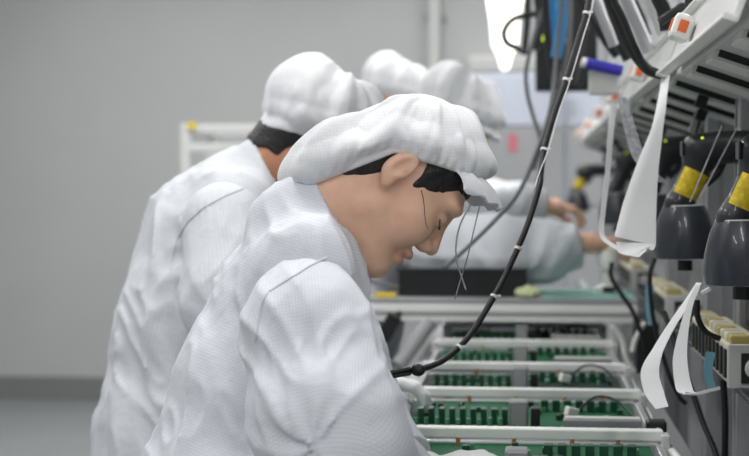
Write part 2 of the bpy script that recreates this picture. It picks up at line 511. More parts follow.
# ------------------------------------------------------------------ hands (field in camera-aligned frame coordinates)
def hand_field(g, wrist, D, N, side=1, s=1.0, curl=0.5, fat=1.0):
    D = V(D).normalized(); N = (V(N) - D * D.dot(V(N))).normalized(); W = D.cross(N) * side
    w = V(wrist)
    def p(a, b, c): return w + (D * a + W * b + N * c) * s
    d = g.cone(p(0, 0, 0), p(.03, 0, 0), .026 * s * fat, .030 * s * fat)
    for b in (-.026, -.009, .009, .026):
        d = smin(d, g.cone(p(.02, b * .6, 0), p(.085, b, .002), .017 * s * fat, .0115 * s * fat), .012 * s)
    for b, ln in ((-.028, .062), (-.0095, .074), (.0095, .078), (.028, .068)):
        a0 = p(.085, b, .002); ang = curl * .6
        q = a0; dirn = 0
        for k, fr in enumerate((.45, .32, .23)):
            dirn += curl * (.55 if k == 0 else .8)
            nx = q + (D * math.cos(dirn) + N * math.sin(dirn)) * ln * fr * s * 1.0
            d = smin(d, g.cone(q, nx, (.0098 - .0009 * k) * s * fat, (.0089 - .0009 * k) * s * fat), .004 * s)
            q = nx
    t0 = p(.025, .026, .006); t1 = p(.058, .050, .018); t2 = p(.082, .050, .034); t3 = p(.1, .042, .044)
    for a, b, r in ((t0, t1, .0145), (t1, t2, .011), (t2, t3, .0098)):
        d = smin(d, g.cone(a, b, r * s * fat, r * .9 * s * fat), .008 * s)
    return d

def folds(g, d, k, amp, off):
    """cloth creases stretched along the drop of the garment"""
    band = np.abs(d) < .03
    x, y, z = (p[band] for p in g.P)
    n1 = noise(x * k[0] + off, y * k[1] + 3, z * k[2] + 7)
    n2 = noise((x + z * .6) * k[0] * 1.9 + off, y * k[1] * 1.6 + 11, (z - x * .6) * k[2] * 1.7)
    f = -amp * 1.15 * (1 - np.abs(2 * n1 - 1)) ** 3 + amp * .3 - amp * .55 * (1 - np.abs(2 * n2 - 1)) ** 2
    d = d.copy(); d[band] += f
    return d

def bounds(pts, rs, pad):
    P = np.array(pts); r = np.array(rs)[:, None]
    return (P - r).min(0) - pad, (P + r).max(0) + pad

def px_chain(ch):
    return [cc(a, b, d) for a, b, d, *_ in ch], [x[3] for x in ch]

def ab_of(v, A, Bp):
    """length along and girth angle about the axis A-Bp"""
    A = np.array(A); ax = np.array(Bp) - A; L = np.linalg.norm(ax); ax = ax / L
    r = v - A; t = r @ ax
    rad = r - t[:, None] * ax
    e1 = np.cross(ax, [0.1, 0.9, 0.2]); e1 /= np.linalg.norm(e1); e2 = np.cross(ax, e1)
    return t, np.arctan2(rad @ e2, rad @ e1)

def worker(root_px, label, group, ear, pitch, yaw, torso, ks, arms, hands, h_head, h_cloth, cap_style, items=(), skin=None, cloth=None,
           bare=False, sc=1.0, collar_r=.058, seed=0, amp=.006, hand_s=1.0, extra_torso=(), armk=.03, seams=()):
    skin = skin or M_SKIN2; cloth = cloth or M_CLOTH2
    E = at(*ear)
    Rr = RGT * math.cos(yaw) + FWD * math.sin(yaw); pt = R_(pitch)
    F = Rr * math.cos(pt) - UPV * math.sin(pt); U = Rr * math.sin(pt) + UPV * math.cos(pt); L = U.cross(F)
    B = (F, L, U)
    foot = at(*root_px); foot.z = 0
    root = empty('person', foot, label, 'person', group)
    # --- body: head, neck, trunk, arms and hands
    hv, hq, lip = make_head(E, B, h_head, scale=sc)
    tp, tr = px_chain(torso)
    parts = [(hv, hq)]; lips = [lip]
    hb = max(.006, h_cloth * 1.3)
    allp, allr = list(tp[:4]), [r * .7 for r in tr[:4]]
    for a in arms:
        ap, ar = px_chain(a); allp += ap; allr += [r * .6 for r in ar]
    lo, hi = bounds(allp, [x * 1.0 for x in allr], .16)
    g = G(lo, hi, hb)
    d = g.chain(tp[:4], [r * .72 for r in tr[:4]], .03, ks)
    ee = E - CAM; nb = np.array((ee.dot(RGT), ee.dot(FWD), ee.dot(UPV)))
    nk = E - U * .15 * sc - F * .016 * sc - CAM
    d = smin(d, g.cone((nk.dot(RGT), nk.dot(FWD), nk.dot(UPV)), tp[0], .048 * sc, tr[0] * .6), .01)
    for a in arms:
        ap, ar = px_chain(a); d = smin(d, g.chain(ap, [min(.05, r * .62) for r in ar], .02), .03)
    v, q = nets(g, d)
    parts.append((to_world(v, CAM, CB), q)); lips.append(np.zeros(len(v)))
    glove_meshes = []
    for (w, D, N, side, curl) in hands:
        c = np.array(cc(*w)); s = .95 * hand_s
        g = G(c - .17 * s, c + .17 * s, .0028 if h_head < .003 else .004)
        d = hand_field(g, c, D, N, side, s, curl, 1.0 if bare else .9)
        d = smin(d, g.cone(tuple(c), tuple(c - np.array(V(D).normalized()) * .06), .027 * s, .03 * s), .01)
        v, q = nets(g, d); parts.append((to_world(v, CAM, CB), q)); lips.append(np.zeros(len(v)))
        if not bare:
            d2 = hand_field(g, c, D, N, side, s, curl, 1.12)
            d2 = smin(d2, g.cone(tuple(c), tuple(c - np.array(V(D).normalized()) * .045), .031 * s, .034 * s), .01)
            v, q = nets(g, d2); glove_meshes.append((to_world(v, CAM, CB), q))
    body = link('body', mesh_from('body', parts, {'lip': np.concatenate(lips)}), skin, root)
    for gm in glove_meshes: link('glove', mesh_from('glove', [gm]), M_GLOVE, root)
    # --- hair
    g = G((-.12, -.1, -.12), (.12, .1, .14), h_head * 1.3)
    d = hair_field(g, cap_style == 'round')
    v, q = nets(g, d)
    hair = link('hair', mesh_from('hair', [(to_world(v * sc, E, B), q)]), M_HAIR, root)
    if h_head < .003:                    # brows and lashes
        for s in (-1, 1):
            def loc(f, l, u): return E + (F * f + L * l + U * u) * sc
            MB().tube([loc(.0885, s * .016, .024), loc(.0885, s * .030, .029), loc(.079, s * .046, .025)], lambda t: .0008 + .0006 * math.sin(t * 3.1), 6).build('eyebrow', M_HAIR, hair, smooth=True)
            MB().tube([loc(.0880, s * .018, -.001), loc(.0905, s * .030, -.003), loc(.0835, s * .044, -.001), loc(.078, s * .050, .002)], lambda t: .0006 + .0003 * t, 6).build('eyelash', M_HAIR, hair, smooth=True)
    # --- cap
    make_cap(E, B, cap_style, root, h_head * 1.15, items, sc)
    # --- smock
    hem = tp[-1]
    lo, hi = bounds(tp, [r * ks for r in tr], .07)
    nkc = np.array((nk.dot(RGT), nk.dot(FWD), nk.dot(UPV)))
    lo = np.minimum(lo, nkc - .12); hi = np.maximum(hi, nkc + .12)
    g = G(lo, hi, h_cloth)
    ua0 = np.array((U.dot(RGT), U.dot(FWD), U.dot(UPV)))
    d = g.chain(tp, tr, .05, ks)
    for (pa, pb, ra, rb) in extra_torso: d = smin(d, g.cone(cc(*pa), cc(*pb), ra, rb), .05)
    d = smin(d, g.cone(tuple(nkc - ua0 * .004), tp[0], .064 * sc, tr[0]), .02)
    d = folds(g, d, (16, 14, 5), amp, 2.3 + seed)
    # standing collar about the neck
    ua = np.array((U.dot(RGT), U.dot(FWD), U.dot(UPV))); fa = np.array((F.dot(RGT), F.dot(FWD), F.dot(UPV))); la = np.cross(ua, fa)
    c0 = nkc + ua * .012 * sc
    q = [g.P[i] - np.float32(c0[i]) for i in range(3)]
    hh = sum(np.float32(ua[i]) * q[i] for i in range(3)); ff = sum(np.float32(fa[i]) * q[i] for i in range(3)); ll = sum(np.float32(la[i]) * q[i] for i in range(3))
    rr = np.sqrt((ff) ** 2 + ll ** 2)
    wob = .002 * np.sin(np.arctan2(ll, ff) * 5)
    cr = collar_r * sc + .10 * np.clip(-hh, -.02, .015) - .5 * np.clip(-hh - .02, 0, .04)
    top = .030 * sc - ff * .30
    col = np.maximum(np.abs(rr - cr + wob) - (.0042 if h_cloth < .005 else .0058), np.maximum(hh - top, -hh - .050))
    d = np.maximum(d, -np.maximum(rr - cr, -hh - .012))      # the neck opening
    d = smin(d, col, .006)
    # hem cut
    d = np.maximum(d, hem[2] - g.P[2])
    v, q = nets(g, d)
    ang = np.arctan2((v[:, 1] - tp[1][1]) / ks, v[:, 0] - np.interp(v[:, 2], [p[2] for p in tp][::-1], [p[0] for p in tp][::-1]))
    sm = link('smock', mesh_from('smock', [(to_world(v, CAM, CB), q)], {'cu': ang * .14, 'cv': v[:, 2] + v[:, 0] * .3}), cloth, root)
    for n_, a in enumerate(arms):
        ap, ar = px_chain(a)
        lo, hi = bounds(ap, ar, .05); g = G(lo, hi, h_cloth)
        d = g.chain(ap, ar, armk)
        t_, a_ = None, None
        ax_ = np.array(ap[1]) - np.array(ap[0]); ln_ = np.linalg.norm(ax_); ax_ = ax_ / ln_
        tt = sum((g.P[i] - np.float32(ap[0][i])) * np.float32(ax_[i]) for i in range(3))
        e1_ = np.cross(ax_, [0.1, 0.9, 0.2]); e1_ /= np.linalg.norm(e1_); e2_ = np.cross(ax_, e1_)
        q1 = sum((g.P[i] - np.float32(ap[0][i])) * np.float32(e1_[i]) for i in range(3)); q2 = sum((g.P[i] - np.float32(ap[0][i])) * np.float32(e2_[i]) for i in range(3))
        an_ = np.arctan2(q2, q1); tw = an_ + tt * 5
        n1_ = noise(np.cos(tw) * 2.0 + 5 + seed, np.sin(tw) * 2.0 + 8 + 3 * n_, tt * 7 + 4)
        n2_ = noise(np.cos(an_ - tt * 7) * 2.6 + 15 + seed, np.sin(an_ - tt * 7) * 2.6 + 2, tt * 12 + 9)
        d = d + (-amp * .85 * (1 - np.abs(2 * n1_ - 1)) ** 2 - amp * .6 * (1 - np.abs(2 * n2_ - 1)) ** 2 + amp * .4) * np.clip(tt / .10, 0, 1)
        d = d + .0016 * np.sin(np.arctan2(q2, q1) * 34) * np.exp(-np.clip(np.abs(tt), 0, .2) / .022)
        e_ = np.array(ap[-1]); f_ = np.array(ap[-1]) - np.array(ap[-2]); f_ = f_ / np.linalg.norm(f_)
        d = np.maximum(d, sum((g.P[i] - np.float32(e_[i])) * np.float32(f_[i]) for i in range(3)))
        v, q = nets(g, d)
        t, an = ab_of(v, ap[0], ap[1])
        link('sleeve', mesh_from('sleeve', [(to_world(v, CAM, CB), q)], {'cu': an * .075, 'cv': t}), cloth, sm)
    # --- trousers and shoes
    hx, hd, hz = tp[-2]
    up_y = UPV
    hip = CAM + RGT * tp[-2][0] + FWD * tp[-2][1] + UPV * tp[-2][2]
    tr_ = MB()
    for s in (-1, 1):
        o = FWD * (.085 * s); o.z = 0
        hp = V((hip.x, hip.y, min(hip.z, .85))) + o
        tr_.tube([hp + V((0, 0, 0)), V((hp.x + .01, hp.y, .5)), V((hp.x, hp.y, .08))], lambda t: .085 - .03 * t, 14)
    tr_.build('trousers', M_NAVY, root, smooth=True)
    for s in (-1, 1):
        o = FWD * (.085 * s)
        fx, fy = hip.x + o.x, hip.y + o.y
        sh = MB()
        sh.ring([[V((fx + x, fy + w * math.cos(a), max(0.0, z * (0.5 + .5 * math.sin(a))))) for a in (2 * math.pi * k / 12 for k in range(12))]
                 for x, w, z in ((-.075, .015, .05), (-.068, .034, .085), (-.03, .038, .105), (.04, .036, .085), (.1, .042, .06), (.15, .036, .045), (.175, .012, .03))])
        sh.build('shoe', M_SHOE, root, smooth=True)
    dg = [(x.data, x) for x in [sm] + list(sm.children)]
    from mathutils.bvhtree import BVHTree
    trees = []
    for me, ob in dg:
        off = CAM * 0
        trees.append(BVHTree.FromPolygons([v.co.copy() for v in me.vertices], [tuple(p.vertices) for p in me.polygons]))
    for ln in seams:
        out = []
        for p0, p1 in zip(ln[:-1], ln[1:]):
            for k in range(8):
                px, py = p0[0] + (p1[0] - p0[0]) * k / 8, p0[1] + (p1[1] - p0[1]) * k / 8
                dr = (at(px, py, 1) - CAM).normalized(); best = None
                for t in trees:
                    h = t.ray_cast(CAM, dr)
                    if h[0] is not None and (best is None or h[3] < best[1]): best = (h[0] + h[1] * .0004, h[3])
                if best is not None and (not out or (best[0] - out[-1]).length < .04): out.append(best[0])
        if len(out) > 4: MB().tube(out, .0017, 6, 0).build('seam', cloth, sm, smooth=True)
    return root, sm, hair, B

# the woman in front
def lc(E, B, p): pass
W_EAR = (397, 172, 1.95)
near = -1
itemsW = [((.020, -.092, .098), (.000, -.094, .034), .007, '-'), ((.058, -.076, .108), (.034, -.086, .060), .006, '-')]
W_ROOT, _, W_HAIR, _ = worker((228, 900, 1.97), 'woman in white smock and puffy white cap bending over the circuit boards, face in profile', None,
       W_EAR, 54, R_(8),
       [(312, 240, 1.97, .046), (294, 302, 1.97, .088), (262, 390, 1.97, .102), (242, 500, 1.97, .125), (230, 640, 1.97, .15), (225, 850, 1.97, .165)],
       1.55,
       [[(304, 276, 1.855, .050), (307, 330, 1.785, .070), (324, 418, 1.74, .079), (334, 454, 1.74, .076), (404, 490, 1.84, .050)],
        [(312, 272, 2.10, .056), (330, 340, 2.14, .066), (356, 420, 2.14, .066), (400, 470, 2.05, .05)]],
       [((408, 488, 1.85), (1, .25, .36), (.15, .2, -1), 1, .55), ((405, 472, 2.05), (1, -.1, -.1), (.1, 0, -1), -1, .5)],
       .0021, .0042, 'lobe', itemsW, M_SKIN, M_CLOTH, seed=0, amp=.008,
       extra_torso=[((304, 264, 1.855), (306, 264, 2.09), .058, .056)],
       seams=[[(326, 258), (310, 266), (285, 282), (267, 293)], [(267, 293), (262, 305), (258, 322), (255, 345)]])

from mathutils.bvhtree import BVHTree
_bd = [c for c in W_ROOT.children if c.name.startswith('body')][0].data
_tr = BVHTree.FromPolygons([v.co.copy() for v in _bd.vertices], [tuple(p.vertices) for p in _bd.polygons])
_pp = []
for a_, b_ in ((421, 190), (423, 198), (424, 206), (424.5, 214), (425.5, 222), (428, 229)):
    h_ = _tr.ray_cast(CAM, (at(a_, b_, 1) - CAM).normalized())
    if h_[0] is not None: _pp.append(h_[0] + h_[1] * .0006)
MB().tube(_pp, lambda t: .00055 - .0003 * t, 6).build('loose_strand', M_HAIR, W_HAIR, smooth=True)

# the man behind her
itemsM = []
worker((185, 700, 2.72), 'person in white smock and white cap with back turned, close behind the woman in profile', None,
       (318, 141, 2.7), 52, R_(10),
       [(258, 186, 2.72, .058), (222, 240, 2.72, .125), (205, 330, 2.72, .145), (194, 440, 2.72, .160), (186, 560, 2.72, .175), (184, 650, 2.72, .185)],
       1.35,
       [[(226, 226, 2.53, .075), (238, 300, 2.47, .085), (262, 392, 2.45, .085), (290, 412, 2.45, .075), (346, 392, 2.46, .055)]],
       [((348, 391, 2.46), (1, .1, .18), (.1, 0, -1), 1, .7)],
       .0035, .005, 'round', itemsM, M_SKIN2, M_CLOTH2, seed=3.3, amp=.010, sc=1.03,
       extra_torso=[((235, 212, 2.56), (238, 212, 2.9), .065, .065)],
       seams=[[(203, 208), (188, 222), (178, 238), (173, 256), (171, 272)], [(203, 208), (225, 196), (246, 188)]])

# the two workers further up the line
worker((330, 560, 4.05), 'person farther up the line whose white sleeve reaches above the black box', None,
       (455, 119, 3.95), 52, R_(5),
       [(398, 196, 4.0, .06), (372, 232, 4.0, .12), (345, 300, 4.02, .145), (330, 370, 4.05, .16), (325, 430, 4.05, .175), (325, 490, 4.05, .185)],
       1.35,
       [[(398, 228, 3.84, .075), (440, 248, 3.80, .082), (500, 254, 3.78, .088), (545, 252, 3.78, .070), (580, 244, 3.78, .045)]],
       [((580, 244, 3.78), (1, .1, .1), (.1, 0, -1), 1, .85)],
       .0045, .0085, 'round', itemsM, M_SKIN, M_CLOTH2, seed=6.1, amp=.014, bare=True)
worker((330, 460, 4.95), 'person farthest up the line, the uppermost small white cap between two larger caps', None,
       (393, 99, 4.8), 50, R_(0),
       [(352, 160, 4.85, .06), (332, 195, 4.85, .13), (318, 260, 4.87, .15), (308, 320, 4.9, .165), (305, 380, 4.9, .175), (305, 430, 4.9, .185)],
       1.35,
       [[(352, 184, 4.68, .075), (420, 206, 4.62, .075), (490, 205, 4.6, .068), (520, 204, 4.6, .060), (546, 206, 4.6, .042)]],
       [((546, 206, 4.6), (1, .1, -.1), (.1, 0, -1), 1, .85)],
       .005, .0095, 'round', itemsM, M_SKIN, M_CLOTH2, seed=9.4, amp=.012, bare=True)

# ------------------------------------------------------------------ the room
def struct(name, mb, m):
    return tag(mb.build(name, m), None, None, None, 'structure')
BACK = 9.3
struct('floor', MB().box((0, 3, -.05), (11, 13.4, .1)), M_FLOOR)
struct('ceiling', MB().box((0, 3, 3.25), (11, 13.4, .1)), M_CEIL)
struct('wall_back', MB().box((0, BACK + .05, 1.6), (11, .1, 3.2)), M_WALL)
struct('wall_left', MB().box((-5.05, 3, 1.6), (.1, 13.4, 3.2)), M_WALL)
struct('wall_right', MB().box((4.05, 3, 1.6), (.1, 13.4, 3.2)), M_WALL)
struct('wall_front', MB().box((0, -3.05, 1.6), (11, .1, 3.2)), M_WALL)
struct('baseboard_back', MB().box((0, BACK - .015, .07), (9.1, .03, .14), bev=.004), M_BASE)
# ceiling lights
LX = (-2.4, -.75, .9, 2.6)
for i, x in enumerate(LX):
    for j, y in enumerate((-.6, 2.2, 5.0, 7.6)):
        r = empty('ceiling_light', (x, y, 3.2), 'long white ceiling light fitting above the production hall', 'light', 'ceiling light fittings')
        MB().box((x, y, 3.175), (.16, 1.3, .05), bev=.006).build('housing', M_WHITEP, r)
        MB().box((x, y, 3.145), (.12, 1.24, .012)).build('diffuser', M_TUBE, r)
        l = bpy.data.lights.new('ceiling_lamp', 'AREA'); l.shape = 'RECTANGLE'; l.size = .14; l.size_y = 1.25; l.energy = (21, 20, 31, 19)[j]; l.color = (1, .99, .975)
        lo = bpy.data.objects.new('ceiling_lamp', l); COL.objects.link(lo); lo.location = (x, y, 3.13)
# pipe on the far wall
p = at(432, 0, 9.0); 
r = empty('wall_pipe', (p.x, BACK - .06, 0), 'pale vertical pipe on the far grey wall above the white caps', 'pipe')
MB().cyl((p.x, BACK - .06, .0), (p.x, BACK - .06, 3.2), .042).build('pipe', M_LGREY, r, smooth=True)
for z in (.6, 1.5, 2.4, 3.0):
    MB().box((p.x, BACK - .03, z), (.13, .055, .03)).build('bracket', M_GREYP, r)
# conduit on the far wall
a, b = at(468, 62, 9.0), at(560, 66, 9.0)
r = empty('cable_trunking', (a.x, BACK - .05, a.z), 'white horizontal cable trunking on the far wall beside the bright lamp', 'trunking')
MB().box(((a.x + b.x) / 2, BACK - .05, a.z), (b.x - a.x, .1, .1), bev=.008).build('duct', M_WHITEP, r)
MB().box(((a.x + b.x) / 2, BACK - .105, a.z), (b.x - a.x, .012, .07)).build('lid', M_LGREY, r)
# pale blue cabinet at the end of the line
r = empty('cabinet', (.2, 8.2, 0), 'pale blue cabinet with grey lower doors at the far end of the line', 'cabinet')
MB().box((.2, 8.35, .98), (.96, .5, 1.96), bev=.01).build('body', M_PBLUE, r)
for s in (-1, 1):
    d_ = MB().box((.2 + s * .235, 8.09, 1.815), (.455, .02, .27), bev=.004).build('door', M_PBLUE, r)
    MB().box((.2 + s * .04, 8.07, 1.78), (.015, .03, .1), bev=.004).build('handle', M_ALU, d_)
    d_ = MB().box((.2 + s * .235, 8.09, .855), (.455, .02, 1.63), bev=.004).build('door', M_GREYP, r)
    MB().box((.2 + s * .04, 8.07, 1.1), (.015, .03, .1), bev=.004).build('handle', M_ALU, d_)
rl = at(513, 143, 8.05); MB().box((rl.x, 8.077, rl.z), (.045, .004, .09)).build('warning_label', M_RED, r)
# metal frame stand behind the man
x0, x1, yy = at(181, 130, 6.2).x, at(300, 130, 6.2).x, 6.1
zt = at(200, 124, 6.2).z
r = empty('frame_stand', ((x0 + x1) / 2, yy, 0), 'pale metal frame stand with a yellow tag, behind the person with back turned', 'stand')
for x in (x0 + .02, x1):
    for y in (yy, yy + .5):
        MB().box((x, y, zt / 2), (.04, .04, zt), bev=.004).build('post', M_LGREY, r)
for z in (zt - .02, zt - .1, .5):
    for y in (yy, yy + .5):
        MB().box(((x0 + x1) / 2 + .01, y - .001, z), (x1 - x0, .036, .036), bev=.004).build('rail', M_LGREY, r)
for z in (zt - .02, .5):
    for x in (x0 + .02, x1): MB().box((x, yy + .25, z), (.036, .5, .036), bev=.004).build('rail', M_LGREY, r)
q = at(185, 124, 6.05); MB().box((q.x, yy - .026, q.z), (.03, .006, .03)).build('yellow_tag', M_YELLOW, r)
# bright lamp hanging far up the line
lp = at(505, 10, 7.2)
r = empty('hanging_lamp', lp, 'glaring white lamp hanging at the far end of the line, left of the cables', 'lamp')
prof = [(.004, -.29), (.02, -.28), (.034, -.22), (.062, -.17), (.072, -.05), (.088, .05), (.105, .30), (.09, .31), (.01, .315)]
MB().lathe(lp, (0, 0, 1), prof, 20).build('diffuser', M_LAMP, r, smooth=True)
MB().lathe(lp, (0, 0, 1), [(.02, .316), (.118, .318), (.1, .36), (.03, .4), (.01, .41)], 20).build('lamp_cap', M_LGREY, r, smooth=True)
MB().cyl(lp + V((0, 0, .4)), V((lp.x, lp.y, 3.2)), .006, seg=8).build('cord', M_CABLE, r)

# ------------------------------------------------------------------ the conveyor and its boards
ZB = .985                       # board level
r = empty('conveyor', (0, 4.2, 0), 'aluminium conveyor line carrying the green boards between workers and rack', 'conveyor')
for s in (-1, 1):
    f = MB().box((s * .235, 4.0, ZB - .075), (.035, 5.4, .07), bev=.003).build('side_rail', M_ALU, r)
    MB().box((s * .2165, 4.0, ZB - .05), (.003, 5.3, .012)).build('belt', M_BLACK, f)
for y in (1.45, 2.6, 3.9, 5.2, 6.5):
    for s in (-1, 1): MB().box((s * .235, y, (ZB - .11) / 2), (.04, .04, ZB - .11), bev=.003).build('leg', M_ALU, r)
    MB().box((0, y, ZB - .13), (.47, .036, .036), bev=.003).build('crossbar', M_ALU, r)

def carrier(y0, y1, label):
    t = empty('board_carrier', (0, (y0 + y1) / 2, ZB - .04), label, 'carrier', 'metal frames that carry the boards')
    MB().box((-.006, y1 - .012, ZB + .006), (.405, .022, .016), bev=.0025).build('rear_rail', M_ALUW, t)
    MB().box((-.006, y0 + .012, ZB - .022), (.405, .018, .014), bev=.0025).build('front_rail', M_ALU, t)
    for s in (-1, 1):
        MB().box((-.006 + s * .196, (y0 + y1) / 2, ZB - .02), (.012, y1 - y0 - .048, .03), bev=.002).build('side_rail', M_ALU, t)
        MB().box((-.006 + s * .205, y1 - .020, ZB - .004), (.012, .034, .026), bev=.002).build('corner_clamp', M_LGREY, t)
    return t

rnd = random.Random(5)
def board(y0, y1, dark, label, seed, heat=True, plug=True):
    rn = random.Random(seed)
    t = empty('circuit_board', (0, (y0 + y1) / 2, ZB - .012), label, 'circuit board', 'green boards along the conveyor')
    zb = ZB - .008; L = y1 - y0
    X0, X1, Y0, Y1 = -.188, .176, y0 + .03, y1 - .028
    mb = MB().box(((X0 + X1) / 2, (Y0 + Y1) / 2, zb - .001), (X1 - X0, Y1 - Y0, .002)); mb.build('board', M_PCBD if dark else M_PCB, t)
    zb += .0002
    # grey connector block in the middle
    bx = -.012
    c = MB().box((bx, Y0 + .07, zb + .021), (.030, .036, .042), bev=.003).build('connector_block', M_MBLOCK, t)
    MB().box((bx, Y0 + .0515, zb + .020), (.022, .002, .03)).build('socket', M_GREYP, c)
    MB().box((bx + .026, Y0 + .075, zb + .015), (.014, .03, .03), bev=.001).build('coil', M_BLACK, t)
    # row of dark parts on the left
    for k in range(9):
        x = X0 + .022 + k * .0165
        MB().box((x, Y0 + .10, zb + .012), (.009, .028, .024), bev=.001).build('transformer', M_CHIP, t)
    for k in range(9):
        x = X0 + .016 + k * .0165
        MB().cyl((x, Y0 + .07, zb), (x, Y0 + .07, zb + .010 + .004 * rn.random()), .0035, seg=8).build('capacitor', M_CHIPL, t)
    for k in range(7):
        x = .03 + k * .019
        MB().box((x, Y1 - .10, zb + .009), (.012, .02, .018), bev=.001).build('relay', M_CHIP, t)
    for k in range(28):
        x = rn.uniform(X0 + .02, X1 - .02); y = rn.uniform(Y0 + .14, Y1 - .03)
        w = rn.uniform(.004, .016)
        MB().box((x, y, zb + .004), (w, rn.uniform(.008, .02), .008), bev=.0006).build('chip', rn.choice([M_BLACK, M_CHIP, M_CHIPL, M_CHIPL]), t)
    for x in (X0 + .09, X0 + .17, .065, .13):
        MB().cyl((x, Y1 - .02, zb), (x, Y1 - .02, zb + .012), .0032, seg=8).build('copper_post', M_COPPER, t)
    for k in range(22):                  # pins along the near edge
        x = X0 + .01 + k * .0165
        MB().box((x, Y0 + .014, zb + .005), (.004, .006, .010)).build('pin', M_CHIPL if k % 2 else M_MBLOCK, t)
    if heat:
        hs = MB().box((.115, Y0 + .035, zb + .010), (.118, .026, .018), bev=.001)
        hs.build('heat_sink', M_MBLOCK, t)
        MB().box((.115, Y0 + .036, zb + .0205), (.114, .022, .003)).build('cover_strip', M_LGREY, t)
    if plug:
        MB().box((.072, Y0 + .15, zb + .012), (.020, .016, .016), rotZ(25) @ rotY(15), bev=.002).build('white_plug', M_WHITEP, t)
        MB().tube([(.082, Y0 + .155, zb + .013), (.11, Y0 + .17, zb + .034), (.145, Y0 + .16, zb + .030), (.170, Y0 + .13, zb + .006)], .0022, 6).build('lead', M_CABLE, t)
    return t

SP = [(1.80, 2.205), (2.235, 2.635), (2.665, 3.02), (3.05, 3.47), (3.50, 3.92), (3.95, 4.37), (4.40, 4.82)]
names = ['nearest', 'second nearest', 'third', 'fourth', 'fifth', 'sixth', 'seventh']
wh = ['in front at the bottom edge', 'just behind the nearest frame', 'holding the darkest board', 'just in front of the grey bench', 'under the grey bench', 'beyond the grey bench', 'farthest beyond the grey bench']
for k, (a, b) in enumerate(SP):
    carrier(a, b, 'white-railed metal carrier frame, %s along the conveyor, %s' % (names[k], wh[k]))
    board(a, b, k == 2, ('dark green circuit board, third along the conveyor' if k == 2 else 'bright green circuit board, %s along the conveyor, %s' % (names[k], wh[k])), 11 + k, heat=k in (1, 3, 4), plug=k in (1, 2, 4))

# bench that bridges the conveyor
bx0, bx1 = -.40, .262
r = empty('bench', (-.05, 3.78, 0), 'grey bench on aluminium profiles bridging the conveyor, black box on top', 'bench')
zt = at(500, 298, 3.63).z
MB().box(((bx0 + bx1) / 2, 3.80, zt - .006), (bx1 - bx0, .40, .012), bev=.002).build('bench_top', M_GREYP, r)
f = MB().box(((bx0 + bx1) / 2, 3.612, zt - .034), (bx1 - bx0, .036, .042), bev=.003).build('front_rail', M_ALUW, r)
MB().box(((bx0 + bx1) / 2, 3.5925, zt - .034), (bx1 - bx0 - .02, .003, .008)).build('groove', M_GREYP, f)
MB().box(((bx0 + bx1) / 2, 3.985, zt - .034), (bx1 - bx0, .03, .042), bev=.003).build('rear_rail', M_ALU, r)
for x in (bx0 + .022, bx1 - .0):
    for y in (3.615, 3.985):
        if x < 0: MB().box((x, y, (zt - .055) / 2), (.042, .042, zt - .055), bev=.003).build('leg', M_ALU, r)
        else: MB().box((x + .03, y, (zt - .055) / 2), (.03, .042, zt - .055), bev=.003).build('leg', M_ALU, r)
ba, bb = at(430, 322, 3.56), at(398, 366, 3.50)
MB().cyl(ba, bb, .018, seg=14).build('diagonal_brace', M_GREYP, r, smooth=True)
# clamp on the bench leg
c = at(389, 327, 3.55)
r = empty('clamp', c, 'black clamp handle on the left leg of the grey bench', 'clamp')
MB().box(c, (.034, .03, .07), rotY(28), bev=.006).build('body', M_BLACK, r)
MB().cyl(c + V((.012, 0, .026)), c + V((.03, 0, .034)), .007, seg=10).build('lever', M_BLACK, r)
# black box on the bench
b0, b1 = at(397, 300, 3.66), at(527, 300, 3.66)
r = empty('black_box', ((b0.x + b1.x) / 2, 3.73, zt), 'long low black box lying on the grey bench', 'box')
MB().box(((b0.x + b1.x) / 2, 3.73, zt + .032), (b1.x - b0.x, .12, .064), bev=.003).build('body', M_BLACK, r)
MB().box(((b0.x + b1.x) / 2, 3.73, zt + .0665), (b1.x - b0.x + .006, .126, .005), bev=.001).build('lid', M_DARK, r)
y0 = at(385, 296, 3.64); tag(MB().box((y0.x, 3.64, zt + .005), (.05, .04, .010), bev=.002).build('yellow_tape_strip', M_YELLOW), 'strip of yellow tape at the left end of the grey bench', 'tape')
m0, m1 = at(540, 296, 3.7), at(640, 296, 3.7)
tag(MB().box(((m0.x + .258) / 2, 3.77, zt + .002), (.258 - m0.x, .30, .004), bev=.001).build('teal_mat', M_TEAL), 'teal antistatic mat on the right end of the grey bench', 'mat')
g0 = at(528, 294, 3.64)
mb = MB()
for dx, dy, rr in ((-.018, 0, .013), (0, .008, .016), (.018, -.004, .013), (.008, -.014, .011), (-.006, -.012, .010)): mb.sphere((g0.x + dx, 3.645 + dy, zt + .012 + (rr - .012)), rr, 12, (1.1, 1, .95))
tag(mb.build('crumpled_cloth', M_PGREEN, smooth=True), 'small crumpled pale green cloth in front of the teal mat', 'cloth')
# small instrument under the sleeve on the mat: white nozzle
wn = at(608, 270, 3.78)
r = empty('test_jig', (wn.x, wn.y, zt), 'small white test jig with round head standing on the teal mat', 'jig')
MB().lathe((wn.x, wn.y, zt + .004), (0, 0, 1), [(.035, 0), (.035, .012), (.016, .02), (.014, .055), (.026, .06), (.03, .085), (.02, .105), (.004, .108)], 18).build('body', M_WHITEP, r, smooth=True)
MB().box((wn.x, wn.y - .032, zt + .012), (.03, .006, .014)).build('switch', M_BLACK, r)

